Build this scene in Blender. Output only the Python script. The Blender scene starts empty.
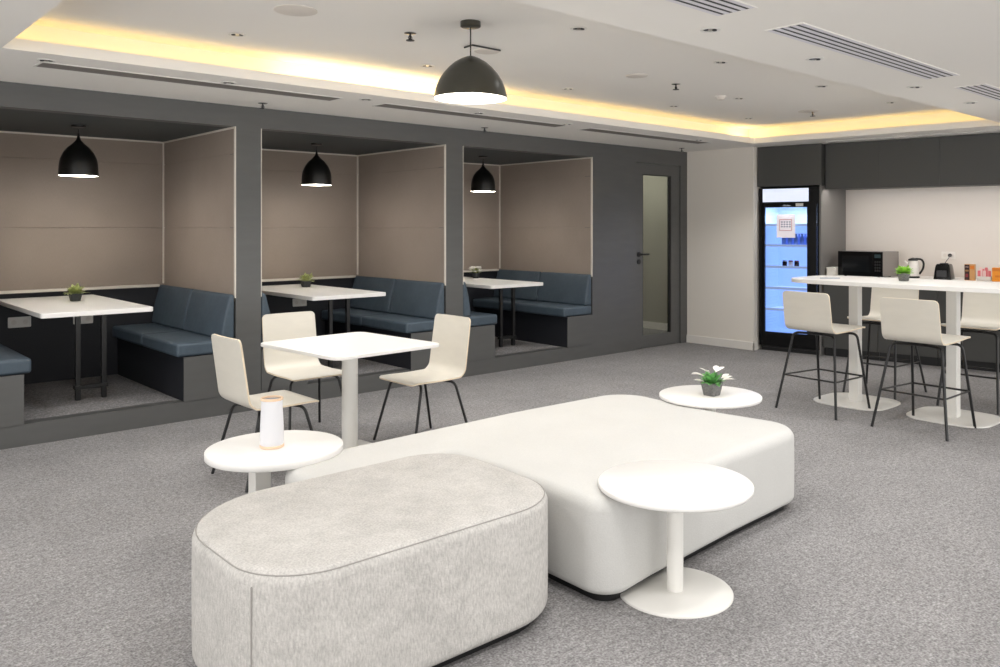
import bpy, bmesh, math, random
from mathutils import Matrix, Vector
random.seed(7)
PI = math.pi
scene = bpy.context.scene
C = scene.collection

# ------------------------------------------------------------------ camera
cam = bpy.data.cameras.new('camera'); cam_ob = bpy.data.objects.new('camera', cam); C.objects.link(cam_ob)
cam.sensor_width = 36.0; cam.lens = 823 * 36 / 1000
cam.shift_x = (500 - 539) / 1000; cam.shift_y = (227.7 - 333.5) / 1000
cam_ob.location = (0, 0, 1.5)
cam_ob.rotation_euler = (PI / 2, 0, .8177 - PI / 2)
cam.clip_start = .05; cam.clip_end = 60
scene.camera = cam_ob
# ------------------------------------------------------------------ world, exposure
w = bpy.data.worlds.new('world'); scene.world = w; w.use_nodes = True
w.node_tree.nodes['Background'].inputs[0].default_value = (1.0, .99, .975, 1)
w.node_tree.nodes['Background'].inputs[1].default_value = 1.4
scene.view_settings.view_transform = 'Standard'; scene.view_settings.look = 'None'
scene.view_settings.gamma = 1; scene.view_settings.use_curve_mapping = False
scene.view_settings.exposure = 0.92
scene.cycles.max_bounces = 8; scene.cycles.diffuse_bounces = 5
scene.cycles.caustics_reflective = False; scene.cycles.caustics_refractive = False
DOWN_W, PEND_W, COVE, UNDER = 16.5, 7, 1.1, 30.0     # lamp strengths

# ------------------------------------------------------------------ materials
def s2l(c):
    return tuple((v / 12.92 if v <= .04045 else ((v + .055) / 1.055) ** 2.4) for v in (x / 255 for x in c)) + (1,)
MATS = {}
def mat(name, rgb, rough=.5, metal=0, spec=.5, noise=None, bump=None, emit=None, trans=0, coat=0, ior=1.5, alpha=1):
    m = bpy.data.materials.new(name); m.use_nodes = True; nt = m.node_tree; b = nt.nodes['Principled BSDF']
    col = s2l(rgb)
    b.inputs['Base Color'].default_value = col; b.inputs['Roughness'].default_value = rough
    b.inputs['Metallic'].default_value = metal; b.inputs['Specular IOR Level'].default_value = spec
    b.inputs['Transmission Weight'].default_value = trans; b.inputs['Coat Weight'].default_value = coat
    b.inputs['IOR'].default_value = ior; b.inputs['Alpha'].default_value = alpha
    if emit: b.inputs['Emission Color'].default_value = s2l(emit[0]); b.inputs['Emission Strength'].default_value = emit[1]
    tc = None
    def coords(scale3=None):
        tc = nt.nodes.new('ShaderNodeTexCoord'); mp = nt.nodes.new('ShaderNodeMapping')
        nt.links.new(tc.outputs['Object'], mp.inputs[0])
        if scale3: mp.inputs['Scale'].default_value = scale3
        return mp.outputs[0]
    if noise:   # list of (scale, amount, scale3)
        prev = None
        for sc, amt, s3 in noise:
            n = nt.nodes.new('ShaderNodeTexNoise'); n.inputs['Scale'].default_value = sc; n.inputs['Detail'].default_value = 3
            nt.links.new(coords(s3), n.inputs['Vector'])
            mr = nt.nodes.new('ShaderNodeMapRange'); mr.inputs[1].default_value = .3; mr.inputs[2].default_value = .7
            mr.inputs[3].default_value = 1 - amt; mr.inputs[4].default_value = 1 + amt
            nt.links.new(n.outputs[0], mr.inputs[0])
            mx = nt.nodes.new('ShaderNodeVectorMath'); mx.operation = 'SCALE'
            if prev is None: mx.inputs[0].default_value = col[:3]
            else: nt.links.new(prev, mx.inputs[0])
            nt.links.new(mr.outputs[0], mx.inputs['Scale']); prev = mx.outputs[0]
        nt.links.new(prev, b.inputs['Base Color'])
    if bump:    # (scale, strength, scale3)
        n = nt.nodes.new('ShaderNodeTexNoise'); n.inputs['Scale'].default_value = bump[0]; n.inputs['Detail'].default_value = 2
        nt.links.new(coords(bump[2]), n.inputs['Vector'])
        bp = nt.nodes.new('ShaderNodeBump'); bp.inputs['Strength'].default_value = bump[1]; bp.inputs['Distance'].default_value = .01
        nt.links.new(n.outputs[0], bp.inputs['Height']); nt.links.new(bp.outputs[0], b.inputs['Normal'])
    MATS[name] = m; return m
carpet = mat('carpet_grey', (140, 138, 138), .95, spec=.1, noise=[(110, .42, None), (40, .22, None), (5, .06, None), (1.3, .05, None)], bump=(160, .5, None))
carpet_p = carpet
ceil_m = mat('ceiling_paint', (243, 240, 235), .85, spec=.2)
facade = mat('grey_laminate', (86, 86, 85), .42, noise=[(3, .05, (1, 1, 6))])
cab_m = mat('charcoal_laminate', (66, 66, 64), .45)
cab_side = mat('grey_cabinet_side', (112, 109, 107), .5)
recess = mat('booth_ceiling_paint', (62, 68, 70), .6)
navy_d = mat('dark_navy_panel', (25, 27, 34), .6)
taupe = mat('taupe_fabric_panel', (150, 138, 128), .95, spec=.1, noise=[(60, .05, (8, 8, .6)), (2, .05, None)])
white_trim = mat('white_trim', (214, 207, 196), .5)
wall_m = mat('cream_wall_paint', (230, 224, 215), .8, spec=.2)
splash = mat('backsplash', (220, 213, 206), .35)
tabletop = mat('white_table_laminate', (232, 230, 227), .36)
white_metal = mat('white_powder_coat', (228, 226, 221), .38)
blackm = mat('black_metal', (24, 24, 25), .35)
blackg = mat('black_gloss', (12, 12, 13), .15, spec=.3)
pend_m = mat('matt_black_shade', (15, 15, 14), .33)
pend_main = mat('olive_black_shade', (58, 57, 50), .3)
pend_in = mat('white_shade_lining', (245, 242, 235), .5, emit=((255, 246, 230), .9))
bulb_m = mat('lit_bulb', (255, 255, 255), .5, emit=((255, 244, 225), 12))
fabric_b = mat('blue_leather', (68, 81, 92), .55, noise=[(4, .10, None), (25, .06, None)], bump=(12, .25, None))
fab_g = mat('light_grey_chenille', (184, 181, 177), .95, spec=.1, noise=[(150, .16, (1, 1, .35)), (11, .07, (1, 1, 2)), (2.5, .05, None)], bump=(150, .25, None))
fab_w = mat('off_white_fabric', (197, 196, 193), .92, spec=.12, noise=[(160, .03, None), (3, .02, None)], bump=(180, .12, None))
seam_m = mat('grey_seam_thread', (150, 147, 143), .9)
ply = mat('white_plywood', (214, 209, 198), .42, noise=[(7, .02, (1, 1, 4))])
ply_edge = mat('birch_edge', (224, 208, 184), .6)
led = mat('warm_led_strip', (255, 220, 140), .5, emit=((255, 217, 124), COVE * 2.2))
led_hot = mat('warm_led_strip_bright', (255, 230, 170), .5, emit=((255, 224, 160), COVE * 6))
led_w = mat('cool_led_strip', (255, 250, 240), .5, emit=((255, 249, 243), UNDER))
slot_d = mat('slot_shadow_grey', (128, 122, 118), .7)
slot_b = mat('vent_slot_black', (14, 14, 20), .6)
slot_l = mat('vent_slat_white', (228, 226, 230), .5)
chrome = mat('chrome', (200, 200, 198), .15, metal=1)
dark_lens = mat('dark_lamp_body', (40, 40, 42), .3)
spk_m = mat('speaker_grille_paint', (222, 216, 209), .9)
pot_m = mat('charcoal_pot', (60, 62, 62), .7, noise=[(60, .15, None)])
pot_g = mat('mottled_grey_pot', (104, 103, 102), .8, noise=[(90, .3, None)])
soil = mat('soil', (50, 38, 28), .9)
leaf_o = mat('olive_leaves', (172, 180, 116), .5, noise=[(30, .3, None)])
leaf_l = mat('bright_green_leaves', (150, 200, 76), .5, noise=[(30, .3, None)])
leaf_g = mat('mid_green_leaves', (104, 164, 92), .5, noise=[(30, .3, None)])
petal = mat('white_petals', (243, 240, 234), .6)
glass = mat('clear_glass', (235, 245, 255), .03, trans=1, ior=1.1)
door_glass = mat('door_glass', (196, 200, 192), .04, trans=1, ior=1.45)
room_wall = mat('greenish_corridor_paint', (150, 147, 134), .9)
frost = mat('frosted_glass', (238, 238, 242), .35, trans=.25, ior=1.2)
peach = mat('peach_wood_ring', (230, 200, 170), .6)
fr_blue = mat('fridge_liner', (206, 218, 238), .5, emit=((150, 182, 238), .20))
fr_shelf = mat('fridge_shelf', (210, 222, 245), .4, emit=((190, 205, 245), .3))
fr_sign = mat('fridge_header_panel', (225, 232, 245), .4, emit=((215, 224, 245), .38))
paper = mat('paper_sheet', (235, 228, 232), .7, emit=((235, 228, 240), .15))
red_ink = mat('red_ink', (190, 70, 80), .7)
grey_ink = mat('grey_ink', (140, 140, 165), .7)
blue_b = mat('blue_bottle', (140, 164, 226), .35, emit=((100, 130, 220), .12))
pen_m = mat('pen_grey', (150, 160, 180), .4)
steel = mat('brushed_steel', (176, 174, 172), .3, metal=1)
mw_side = mat('microwave_side', (130, 124, 120), .45)
wht_pl = mat('white_plastic', (230, 226, 220), .35)
brown_p = mat('dark_brown_print', (60, 34, 32), .5)
tan_p = mat('tan_print', (200, 150, 96), .5)
pink_p = mat('pink_print', (226, 120, 128), .5)
pink_l = mat('pale_pink_print', (238, 206, 204), .5)
orange_p = mat('orange_print', (232, 150, 36), .5)
yellow_p = mat('ochre_print', (214, 122, 30), .5)

# ------------------------------------------------------------------ mesh helpers
def BM(): return bmesh.new()
def bx(bm, x0, x1, y0, y1, z0, z1, mi=0):
    x0, x1 = min(x0, x1), max(x0, x1); y0, y1 = min(y0, y1), max(y0, y1)
    v = [bm.verts.new(p) for p in ((x0,y0,z0),(x1,y0,z0),(x1,y1,z0),(x0,y1,z0),(x0,y0,z1),(x1,y0,z1),(x1,y1,z1),(x0,y1,z1))]
    for f in ((3,2,1,0),(4,5,6,7),(0,1,5,4),(1,2,6,5),(2,3,7,6),(3,0,4,7)):
        bm.faces.new([v[i] for i in f]).material_index = mi
    return bm
def prism(bm, pts, z0, z1, mi=0):
    a = [bm.verts.new((p[0], p[1], z0)) for p in pts]; b = [bm.verts.new((p[0], p[1], z1)) for p in pts]; n = len(pts)
    bm.faces.new(list(reversed(a))).material_index = mi; bm.faces.new(b).material_index = mi
    for i in range(n): bm.faces.new((a[i], a[(i+1) % n], b[(i+1) % n], b[i])).material_index = mi
    return bm
def loft(bm, rings, cap0=True, cap1=True, closed=True, mi=0):
    R = [[bm.verts.new(p) for p in r] for r in rings]; n = len(R[0])
    for k in range(len(R) - 1):
        for i in range(n if closed else n - 1):
            bm.faces.new((R[k][i], R[k][(i+1) % n], R[k+1][(i+1) % n], R[k+1][i])).material_index = mi
    if cap0: bm.faces.new(list(reversed(R[0]))).material_index = mi
    if cap1: bm.faces.new(R[-1]).material_index = mi
    return bm
def lathe(bm, prof, seg=40, c=(0, 0, 0), caps=(True, True), mi=0):
    return loft(bm, [[(c[0] + r * math.cos(2*PI*i/seg), c[1] + r * math.sin(2*PI*i/seg), c[2] + z) for i in range(seg)] for r, z in prof], caps[0], caps[1], mi=mi)
def smoothpath(pts, r=.04, n=6):
    P = [Vector(p) for p in pts]; out = [P[0]]
    for i in range(1, len(P) - 1):
        a, b, c = P[i-1], P[i], P[i+1]
        d = min(r, (a-b).length * .49, (c-b).length * .49)
        p0 = b + (a-b).normalized() * d; p1 = b + (c-b).normalized() * d
        for k in range(n + 1):
            t = k / n; out.append((1-t)**2 * p0 + 2*t*(1-t) * b + t*t * p1)
    out.append(P[-1]); return out
def tube(bm, pts, r, seg=10, bend=0):
    P = smoothpath(pts, bend) if bend else [Vector(p) for p in pts]
    rings = []; up = None
    for i, p in enumerate(P):
        d = ((P[i+1] - p) if i == 0 else (p - P[i-1]) if i == len(P)-1 else (P[i+1] - P[i-1])).normalized()
        if up is None: up = Vector((0, 0, 1)) if abs(d.z) < .9 else Vector((1, 0, 0))
        a = d.cross(up).normalized(); up = a.cross(d).normalized()
        rr = r[i] if isinstance(r, (list, tuple)) else r
        rings.append([tuple(p + rr * (math.cos(2*PI*k/seg) * a + math.sin(2*PI*k/seg) * up)) for k in range(seg)])
    return loft(bm, rings)
def rpoly(pts, n=10):   # pts: (x, y, radius), rounds each corner
    out = []; m = len(pts)
    for i in range(m):
        a, b, c = Vector(pts[i-1][:2]), Vector(pts[i][:2]), Vector(pts[(i+1) % m][:2]); r = pts[i][2]
        if r <= 0: out.append(tuple(b)); continue
        u, v = (a-b).normalized(), (c-b).normalized(); ang = math.acos(max(-1, min(1, u.dot(v))))
        d = min(r / math.tan(ang/2), (a-b).length*.499, (c-b).length*.499)
        p0, p1 = b + u*d, b + v*d
        rr = d * math.tan(ang/2); bis = (u+v).normalized(); cen = b + bis * (rr / math.sin(ang/2))
        a0 = math.atan2(p0.y-cen.y, p0.x-cen.x); a1 = math.atan2(p1.y-cen.y, p1.x-cen.x)
        while a1 - a0 > PI: a1 -= 2*PI
        while a1 - a0 < -PI: a1 += 2*PI
        for k in range(n + 1):
            t = a0 + (a1-a0)*k/n; out.append((cen.x + rr*math.cos(t), cen.y + rr*math.sin(t)))
    return out
def rrect(x0, x1, y0, y1, r, n=8): return rpoly([(x0,y0,r),(x1,y0,r),(x1,y1,r),(x0,y1,r)], n)
def resample(pts, step=.03):
    out = []; m = len(pts)
    for i in range(m):
        a, b = Vector(pts[i]), Vector(pts[(i+1) % m]); L = (b-a).length
        if L < 1e-5: continue
        k = max(1, int(L/step))
        for j in range(k): out.append(tuple(a.lerp(b, j/k)))
    return out
def inset(pts, d):
    m = len(pts); out = []
    for i in range(m):
        t = (Vector(pts[(i+1) % m]) - Vector(pts[i-1])).normalized(); out.append((pts[i][0] - t.y*d, pts[i][1] + t.x*d))
    return out
def obj(name, bm, m=None, parent=None, bevel=0, smooth=False, loc=None, rotz=0, seg=2, angle=35):
    bmesh.ops.recalc_face_normals(bm, faces=bm.faces)
    me = bpy.data.meshes.new(name); bm.to_mesh(me); bm.free()
    o = bpy.data.objects.new(name, me); C.objects.link(o)
    for x in (m if isinstance(m, (list, tuple)) else [m]):
        if x: me.materials.append(x)
    if parent: o.parent = parent
    if loc: o.location = loc
    o.rotation_euler.z = rotz
    if bevel:
        md = o.modifiers.new('bevel', 'BEVEL'); md.width = bevel; md.segments = seg; md.limit_method = 'ANGLE'; md.angle_limit = math.radians(30)
    if smooth:
        me.polygons.foreach_set('use_smooth', [True]*len(me.polygons)); me.set_sharp_from_angle(angle=math.radians(angle))
    return o
def tag(o, label=None, cat=None, group=None, kind=None):
    if label: o['label'] = label
    if cat: o['category'] = cat
    if group: o['group'] = group
    if kind: o['kind'] = kind
    return o
def thing(name, label, cat, loc=(0,0,0), rotz=0, group=None):
    o = bpy.data.objects.new(name, None); C.objects.link(o); o.empty_display_size = .1
    o.location = loc; o.rotation_euler.z = rotz
    return tag(o, label, cat, group)
def struct(name, bm, m, label=None, **k):
    return tag(obj(name, bm, m, **k), label, None, None, 'structure')
def kids(o): return [c for c in C.objects if c.parent == o]
def dup(o, loc=None, rotz=None, label=None, group=None, parent=None):
    c = o.copy(); C.objects.link(c)
    if parent: c.parent = parent
    if loc: c.location = loc
    if rotz is not None: c.rotation_euler.z = rotz
    if label: c['label'] = label
    if group: c['group'] = group
    for ch in kids(o): dup(ch, parent=c)
    return c
def lamp(name, kind, loc, energy, color=(1, .99, .975), size=.05, parent=None, **k):
    l = bpy.data.lights.new(name, kind); l.energy = energy; l.color = color
    if kind in ('POINT', 'SPOT'): l.shadow_soft_size = size
    for a, v in k.items(): setattr(l, a, v)
    o = bpy.data.objects.new(name, l); C.objects.link(o); o.location = loc
    if parent: o.parent = parent
    return o

# ------------------------------------------------------------------ shell of the room
YW, YB = 6.54, 8.2            # booth front plane, booth back wall
PITCH = 2.107; BX0 = .871      # left inner side of the first booth
OPW = 1.896; ZC = 2.49; ZT = 2.68; ZO = 2.32; PZ = .15
AK = math.radians(8); K0 = (8.877, 5.545, 0); KR = AK - PI/2       # kitchen run: origin, rotation
Mk = Matrix.Translation(K0) @ Matrix.Rotation(KR, 4, 'Z')
def kw(s, o, z=0): v = Mk @ Vector((s, o, z)); return (v.x, v.y, v.z)
def kobj(name, bm, m, **k): return obj(name, bm, m, loc=K0, rotz=KR, **k)

struct('floor', bx(BM(), -3.5, 11, -3.5, 9.9, -.05, 0), carpet, 'grey flecked carpet over the whole lounge floor')
# facade with three openings, header, posts and the door wall
bm = BM()
bx(bm, -1.5, 8.79, YW, YW+.12, ZO, ZC)                       # header
bx(bm, -1.5, BX0, YW, YW+.12, 0, ZO)
x = BX0
for i in range(3):
    bx(bm, x, x+OPW, YW, YW+.12, 0, PZ)
    nx_ = x + PITCH if i < 2 else 7.745
    bx(bm, x+OPW, nx_, YW, YW+.12, 0, ZO)
    x += PITCH
bx(bm, 7.745, 8.655, YW, YW+.12, 2.305, ZO); bx(bm, 8.655, 8.79, YW, YW+.12, 0, ZO)
struct('wall_back', bm, facade, 'grey laminate wall framing the three seating booths')
# booth shells
for i in range(3):
    x0 = BX0 + i*PITCH; x1 = x0 + OPW
    bm = BM(); bx(bm, x0-.1, x1+.1, YW+.12, YB, 0, PZ); struct('floor_booth', bm, carpet_p, 'raised carpeted platform inside a booth')
    bm = BM(); bx(bm, x0-.1, x1+.1, YW+.12, YB+.1, ZO, ZO+.1); struct('ceiling_booth', bm, recess, 'dark painted ceiling inside a booth')
    # back wall: navy below the ledge, taupe panels with fine seams above
    bm = BM(); bx(bm, x0-.1, x1+.1, YB, YB+.1, PZ, .935); struct('wall_booth_lower', bm, navy_d, 'dark panel under the booth ledge')
    bm = BM()
    bx(bm, x0, x1, YB+.006, YB+.1, .935, ZO)
    for a, b in ((.935, 1.498), (1.502, 2.098), (2.102, ZO)): bx(bm, x0, x1, YB-.002, YB+.006, a, b)
    struct('wall_booth_upper', bm, taupe, 'taupe fabric panelled back wall of a booth', bevel=.003)
    for s_, xa, xb in ((-1, x0-.1, x0), (1, x1, x1+.1)):
        bm = BM()
        bx(bm, xa, xb, YW+.125, YB, .9, ZO); xf = x1 if s_ > 0 else x0
        for a, b in ((.9, 1.498), (1.502, 2.098), (2.102, ZO)): bx(bm, xf, xf - s_*.005, YW+.02, YB, a, b)
        struct('wall_booth_side', bm, taupe, 'taupe fabric panelled side wall of a booth', bevel=.003)
        bm = BM(); bx(bm, xa, xb, YW+.12, YB, PZ, .9); struct('wall_booth_side', bm, navy_d)
    bm = BM()
    bx(bm, x0, x1, YB-.012, YB, ZO-.015, ZO)                      # top trims
    bx(bm, x1-.012, x1, YW+.02, YB-.012, ZO-.015, ZO)
    bx(bm, x0, x0+.012, YW+.13, YB-.012, ZO-.022, ZO)
    bx(bm, x1-.014, x1-.0, YB-.024, YB-.002, .97, ZO-.015)
    bx(bm, x1-.009, x1, YW-.003, YW+.02, .93, ZO)
    bx(bm, x0, x0+.006, YW-.002, YW+.02, .93, ZO)
    struct('trim_%d' % (i+1), bm, white_trim, 'thin white edging of a booth')
    bm = BM(); bx(bm, x0+.06, x1-.055, YB-.05, YB, .942, .964)
    struct('trim_%d' % (i+4), bm, white_trim, 'white ledge across the booth back wall')
# wall beyond the openings and the near-white column wall
def onx(Y): return 8.79
bm = prism(BM(), [(8.79, 5.545), (9.95, 5.545+1.16*math.tan(AK)-.02), (9.95, 6.66), (8.79, 6.66)], 0, ZC); struct('wall_right', bm, wall_m, 'cream painted wall beside the glazed door')
bm = BM(); bx(bm, 8.775, 8.79, 5.53, 6.54, 0, .1); bx(bm, 8.775, 8.86, 5.53, 5.545, 0, .1)
struct('baseboard_right', bm, wht_pl, 'white skirting board of the cream wall', bevel=.003)
# kitchen back wall (rotated 8 degrees)
bm = BM(); bx(bm, -.1, 6.2, .86, .98, 0, ZC+.2); kobj('wall_kitchen', bm, splash)
tag(C.objects['wall_kitchen'], 'pale backsplash wall of the kitchenette', None, None, 'structure')

# ceiling: soffits round a tray with a lit cove
def cs(Y):  # kitchen-side edge of the tray, parallel to the kitchen run
    a, b = (8.455, 5.33), (8.70, 2.69); return a[0] + (b[0]-a[0]) * (a[1]-Y) / (a[1]-b[1])
X0, Y0, Y1 = .94, 2.69, 5.325
bm = BM()
prism(bm, [(-3.5, Y1), (cs(Y1), Y1), (9.9, Y1), (9.9, YW+.02), (-3.5, YW+.02)], ZC, ZC+.03)
prism(bm, [(cs(Y0), Y0), (11.0, Y0), (11.0, Y1), (cs(Y1), Y1)], ZC, ZC+.03)
prism(bm, [(-3.5, -3.5), (11.0, -3.5), (11.0, Y0), (-3.5, Y0)], ZC, ZC+.03)
prism(bm, [(-3.5, Y0), (X0, Y0), (X0, Y1), (-3.5, Y1)], ZC, ZC+.03)
# fascia lips of the tray
prism(bm, [(X0, Y1), (cs(Y1), Y1), (cs(Y1)+.02, Y1+.02), (X0-.02, Y1+.02)], ZC+.03, ZC+.065)
prism(bm, [(cs(Y0), Y0), (cs(Y0)+.02, Y0-.02), (cs(Y1)+.02, Y1+.02), (cs(Y1), Y1)], ZC+.03, ZC+.065)
prism(bm, [(X0, Y0), (X0-.02, Y0-.02), (cs(Y0)+.02, Y0-.02), (cs(Y0), Y0)], ZC+.03, ZC+.065)
prism(bm, [(X0, Y0), (X0, Y1), (X0-.02, Y1+.02), (X0-.02, Y0-.02)], ZC+.03, ZC+.065)
struct('ceiling', bm, ceil_m, 'off-white plaster ceiling with a lowered border')
bm = BM()                                                      # upper ceiling with side walls of the cove
G = .17
q = [(X0-G, Y0-G), (cs(Y0-G)+G, Y0-G), (cs(Y1+G)+G, Y1+G), (X0-G, Y1+G)]
prism(bm, q, ZT, ZT+.03)
for i in range(4):
    a, b = Vector(q[i]), Vector(q[(i+1) % 4]); t = (b-a).normalized(); n = Vector((t.y, -t.x))*.02
    prism(bm, [tuple(a), tuple(b), tuple(b+n), tuple(a+n)], ZC+.03, ZT)
struct('ceiling_tray', bm, ceil_m, 'raised middle panel of the ceiling')
bm = BM()                                                      # the cove's warm strip, lying behind the lip
h = .075
q = [(X0-h, Y0-h), (cs(Y0)+h, Y0-h), (cs(Y1)+h, Y1+h), (X0-h, Y1+h)]
cove = thing('cove_light_strip', 'warm yellow light strip hidden along the edge of the raised ceiling', 'light strip', (X0-h, Y1+h, ZC+.03))
for i in range(4):
    a, b = Vector(q[i]), Vector(q[(i+1) % 4]); t = (b-a).normalized(); n = Vector((t.y, -t.x))*.012
    bm = prism(BM(), [tuple(a-n), tuple(b-n), tuple(b+n), tuple(a+n)], ZC+.031, ZC+.04)
    bmesh.ops.translate(bm, vec=(-(X0-h), -(Y1+h), -(ZC+.03)), verts=bm.verts)
    obj('led_strip', bm, led, cove)
for p0, p1 in (((2.6, Y1+h), (4.5, Y1+h)), ((cs(Y1)-.25, Y1+h), (cs(Y1)+h-.02, Y1+h))):
    bm = bx(BM(), p0[0], p1[0], p0[1]-.016, p0[1]+.016, ZC+.04, ZC+.046)
    bmesh.ops.translate(bm, vec=(-(X0-h), -(Y1+h), -(ZC+.03)), verts=bm.verts)
    obj('led_strip', bm, led_hot, cove)

# ------------------------------------------------------------------ ceiling fittings
def make_downlight(lab):
    t = thing('downlight', lab, 'ceiling light')
    obj('trim_ring', lathe(BM(), [(.036, -.001), (.05, -.001), (.052, -.004), (.05, -.007), (.038, -.007), (.034, -.004)], 28, caps=(False, False)), white_metal, t, smooth=True)
    obj('reflector', lathe(BM(), [(.037, -.005), (.034, -.003), (.02, -.0035)], 28, caps=(False, True)), chrome, t, smooth=True)
    for a in (-1, 1): obj('lamp_head', lathe(BM(), [(.012, -.001), (.012, -.007), (.008, -.009)], 14, (a*.02, -a*.012, 0)), dark_lens, t, smooth=True)
    return t
tray_dl = [(x_, y_) for y_ in (3.39, 4.92) for x_ in (2.09, 3.50, 4.95, 6.40, 7.70)]
dl0 = None; used = False
def place_dl(x_, y_, z_, lab, grp, on=True):
    global dl0
    if dl0 is None:
        dl0 = make_downlight(lab); d = dl0; d.location = (x_, y_, z_); d['group'] = grp
    else: d = dup(dl0, (x_, y_, z_), 0, lab, grp)
    if on:
        lamp('downlight_and_fill_lamp', 'SPOT', (x_, y_, z_-.03), DOWN_W, size=.05, spot_size=math.radians(120), spot_blend=.7)
    return d
seen = {(2.09, 4.92): 'downlight on the raised ceiling, nearest the left end of the cove',
        (3.50, 4.92): 'downlight on the raised ceiling just left of the big dome pendant',
        (4.95, 4.92): 'downlight on the raised ceiling just right of the big dome pendant near the cove',
        (6.40, 4.92): 'downlight on the raised ceiling near the cove above the door wall',
        (7.70, 4.92): 'downlight on the raised ceiling closest to the bright cove corner',
        (3.50, 3.39): 'downlight on the raised ceiling, upper middle, left of the silver one',
        (4.95, 3.39): 'downlight on the raised ceiling behind the bright silver downlight',
        (6.40, 3.39): 'downlight on the raised ceiling beside the near border edge',
        (7.70, 3.39): 'downlight on the raised ceiling close to the kitchenette end of the near border'}
for k in tray_dl:
    if k in seen: place_dl(k[0], k[1], ZT, seen[k], 'downlights in the raised ceiling')
place_dl(6.45, 4.22, ZT, 'small downlight beside the smoke detector on the raised ceiling', 'downlights in the raised ceiling', False)
fl = ['above the left end of the first ceiling slot', 'beyond the middle of the first ceiling slot', 'between the first and second ceiling slots',
      'above the second ceiling slot, behind the big dome pendant', 'between the second and third ceiling slots', 'at the far end of the border above the glazed door']
for x_, l_ in zip((1.2, 2.29, 3.36, 4.47, 5.55, 7.65), fl):
    place_dl(x_, 5.53, ZC, 'downlight in the lowered border ' + l_, 'downlights in the border over the booths')
nl = ['largest silver downlight, in front of the near vents', 'downlight beside the middle of the long black slotted vent', 'downlight near the far end of the long black slotted vent', 'downlight beside the vent at the right edge']
for x_, l_ in zip((3.43, 4.47, 5.87, 6.93), nl):
    place_dl(x_, 2.41, ZC, l_, 'downlights in the near ceiling border')
for x_ in (.4, 1.6, 2.8, 4.2, 5.6):
    lamp('downlight_and_fill_lamp', 'SPOT', (x_, 1.0, ZC-.03), DOWN_W*1.6, size=.06, spot_size=math.radians(130), spot_blend=.7)  # fill spots added out of view near the camera, no fittings modelled
for y_ in (2.6, 4.0, 5.4):
    lamp('downlight_and_fill_lamp', 'SPOT', (.35, y_, ZC-.03), DOWN_W*1.3, size=.06, spot_size=math.radians(130), spot_blend=.7)  # added fill row over the left border, without fittings
lamp('downlight_and_fill_lamp', 'SPOT', (2.2, 2.41, ZC-.03), DOWN_W, size=.06, spot_size=math.radians(130), spot_blend=.7)  # extra fill spot added in the near border, no fitting

def make_sprinkler(lab):
    t = thing('sprinkler', lab, 'sprinkler')
    obj('escutcheon', lathe(BM(), [(.036, 0), (.036, -.004), (.012, -.008)], 24), chrome, t, smooth=True)
    bm = BM(); lathe(bm, [(.006, -.006), (.006, -.04)], 10)
    for a in (-1, 1): tube(bm, [(a*.006, 0, -.018), (a*.014, 0, -.03), (a*.004, 0, -.046)], .0025, 6)
    obj('body', bm, dark_lens, t, smooth=True)
    obj('deflector', lathe(BM(), [(.026, -.044), (.026, -.048), (.003, -.052)], 16), dark_lens, t, smooth=True)
    return t
sp = None
for x_, y_, z_, l_ in ((2.84, 4.17, ZT, 'sprinkler on the raised ceiling left of the big dome pendant'), (5.44, 4.16, ZT, 'sprinkler in the middle of the raised ceiling'),
        (7.75, 4.2, ZT, 'sprinkler on the raised ceiling near the kitchenette cove'),
        (2.87, 6.27, ZC, 'sprinkler above the post between the first and second booths'), (5.17, 6.3, ZC, 'sprinkler above the third booth, near its left post'),
        (8.29, 6.25, ZC, 'sprinkler above the glazed door')):
    if sp is None: sp = make_sprinkler(l_); sp.location = (x_, y_, z_); sp['group'] = 'ceiling sprinklers'
    else: dup(sp, (x_, y_, z_), 0, l_, 'ceiling sprinklers')
def disc(r, t_, seg=36): return lathe(BM(), [(r, 0), (r, -t_*.6), (r*.95, -t_)], seg)
for x_, y_, r_, l_ in ((2.09, 4.16, .115, 'large round flush speaker grille at the left of the ceiling'), (4.92, 4.14, .085, 'round flush speaker grille in the middle of the ceiling'),
        (7.68, 4.21, .1, 'round flush speaker grille nearest the kitchenette'), (3.505, 4.247, .085, 'round flush grille right behind the cord of the dome pendant')):
    tag(obj('ceiling_speaker', disc(r_, .006), spk_m, loc=(x_, y_, ZT), smooth=True), l_, 'speaker', 'flush ceiling speakers')
t = thing('smoke_detector', 'small white smoke detector on the raised ceiling', 'smoke detector', (6.25, 4.28, ZT))
obj('base_plate', disc(.05, .01), wht_pl, t, smooth=True); obj('sensor_dome', lathe(BM(), [(.036, -.01), (.034, -.028), (.02, -.034)], 24), spk_m, t, smooth=True)
tag(obj('ceiling_bracket', tube(BM(), [(3.302, 4.23, ZT-.01), (3.295, 4.14, ZT-.01), (3.531, 4.139, ZT-.01)], .006, 6), dark_lens),
    'thin bent dark rod on the ceiling by the dome pendant', 'bracket')
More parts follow.
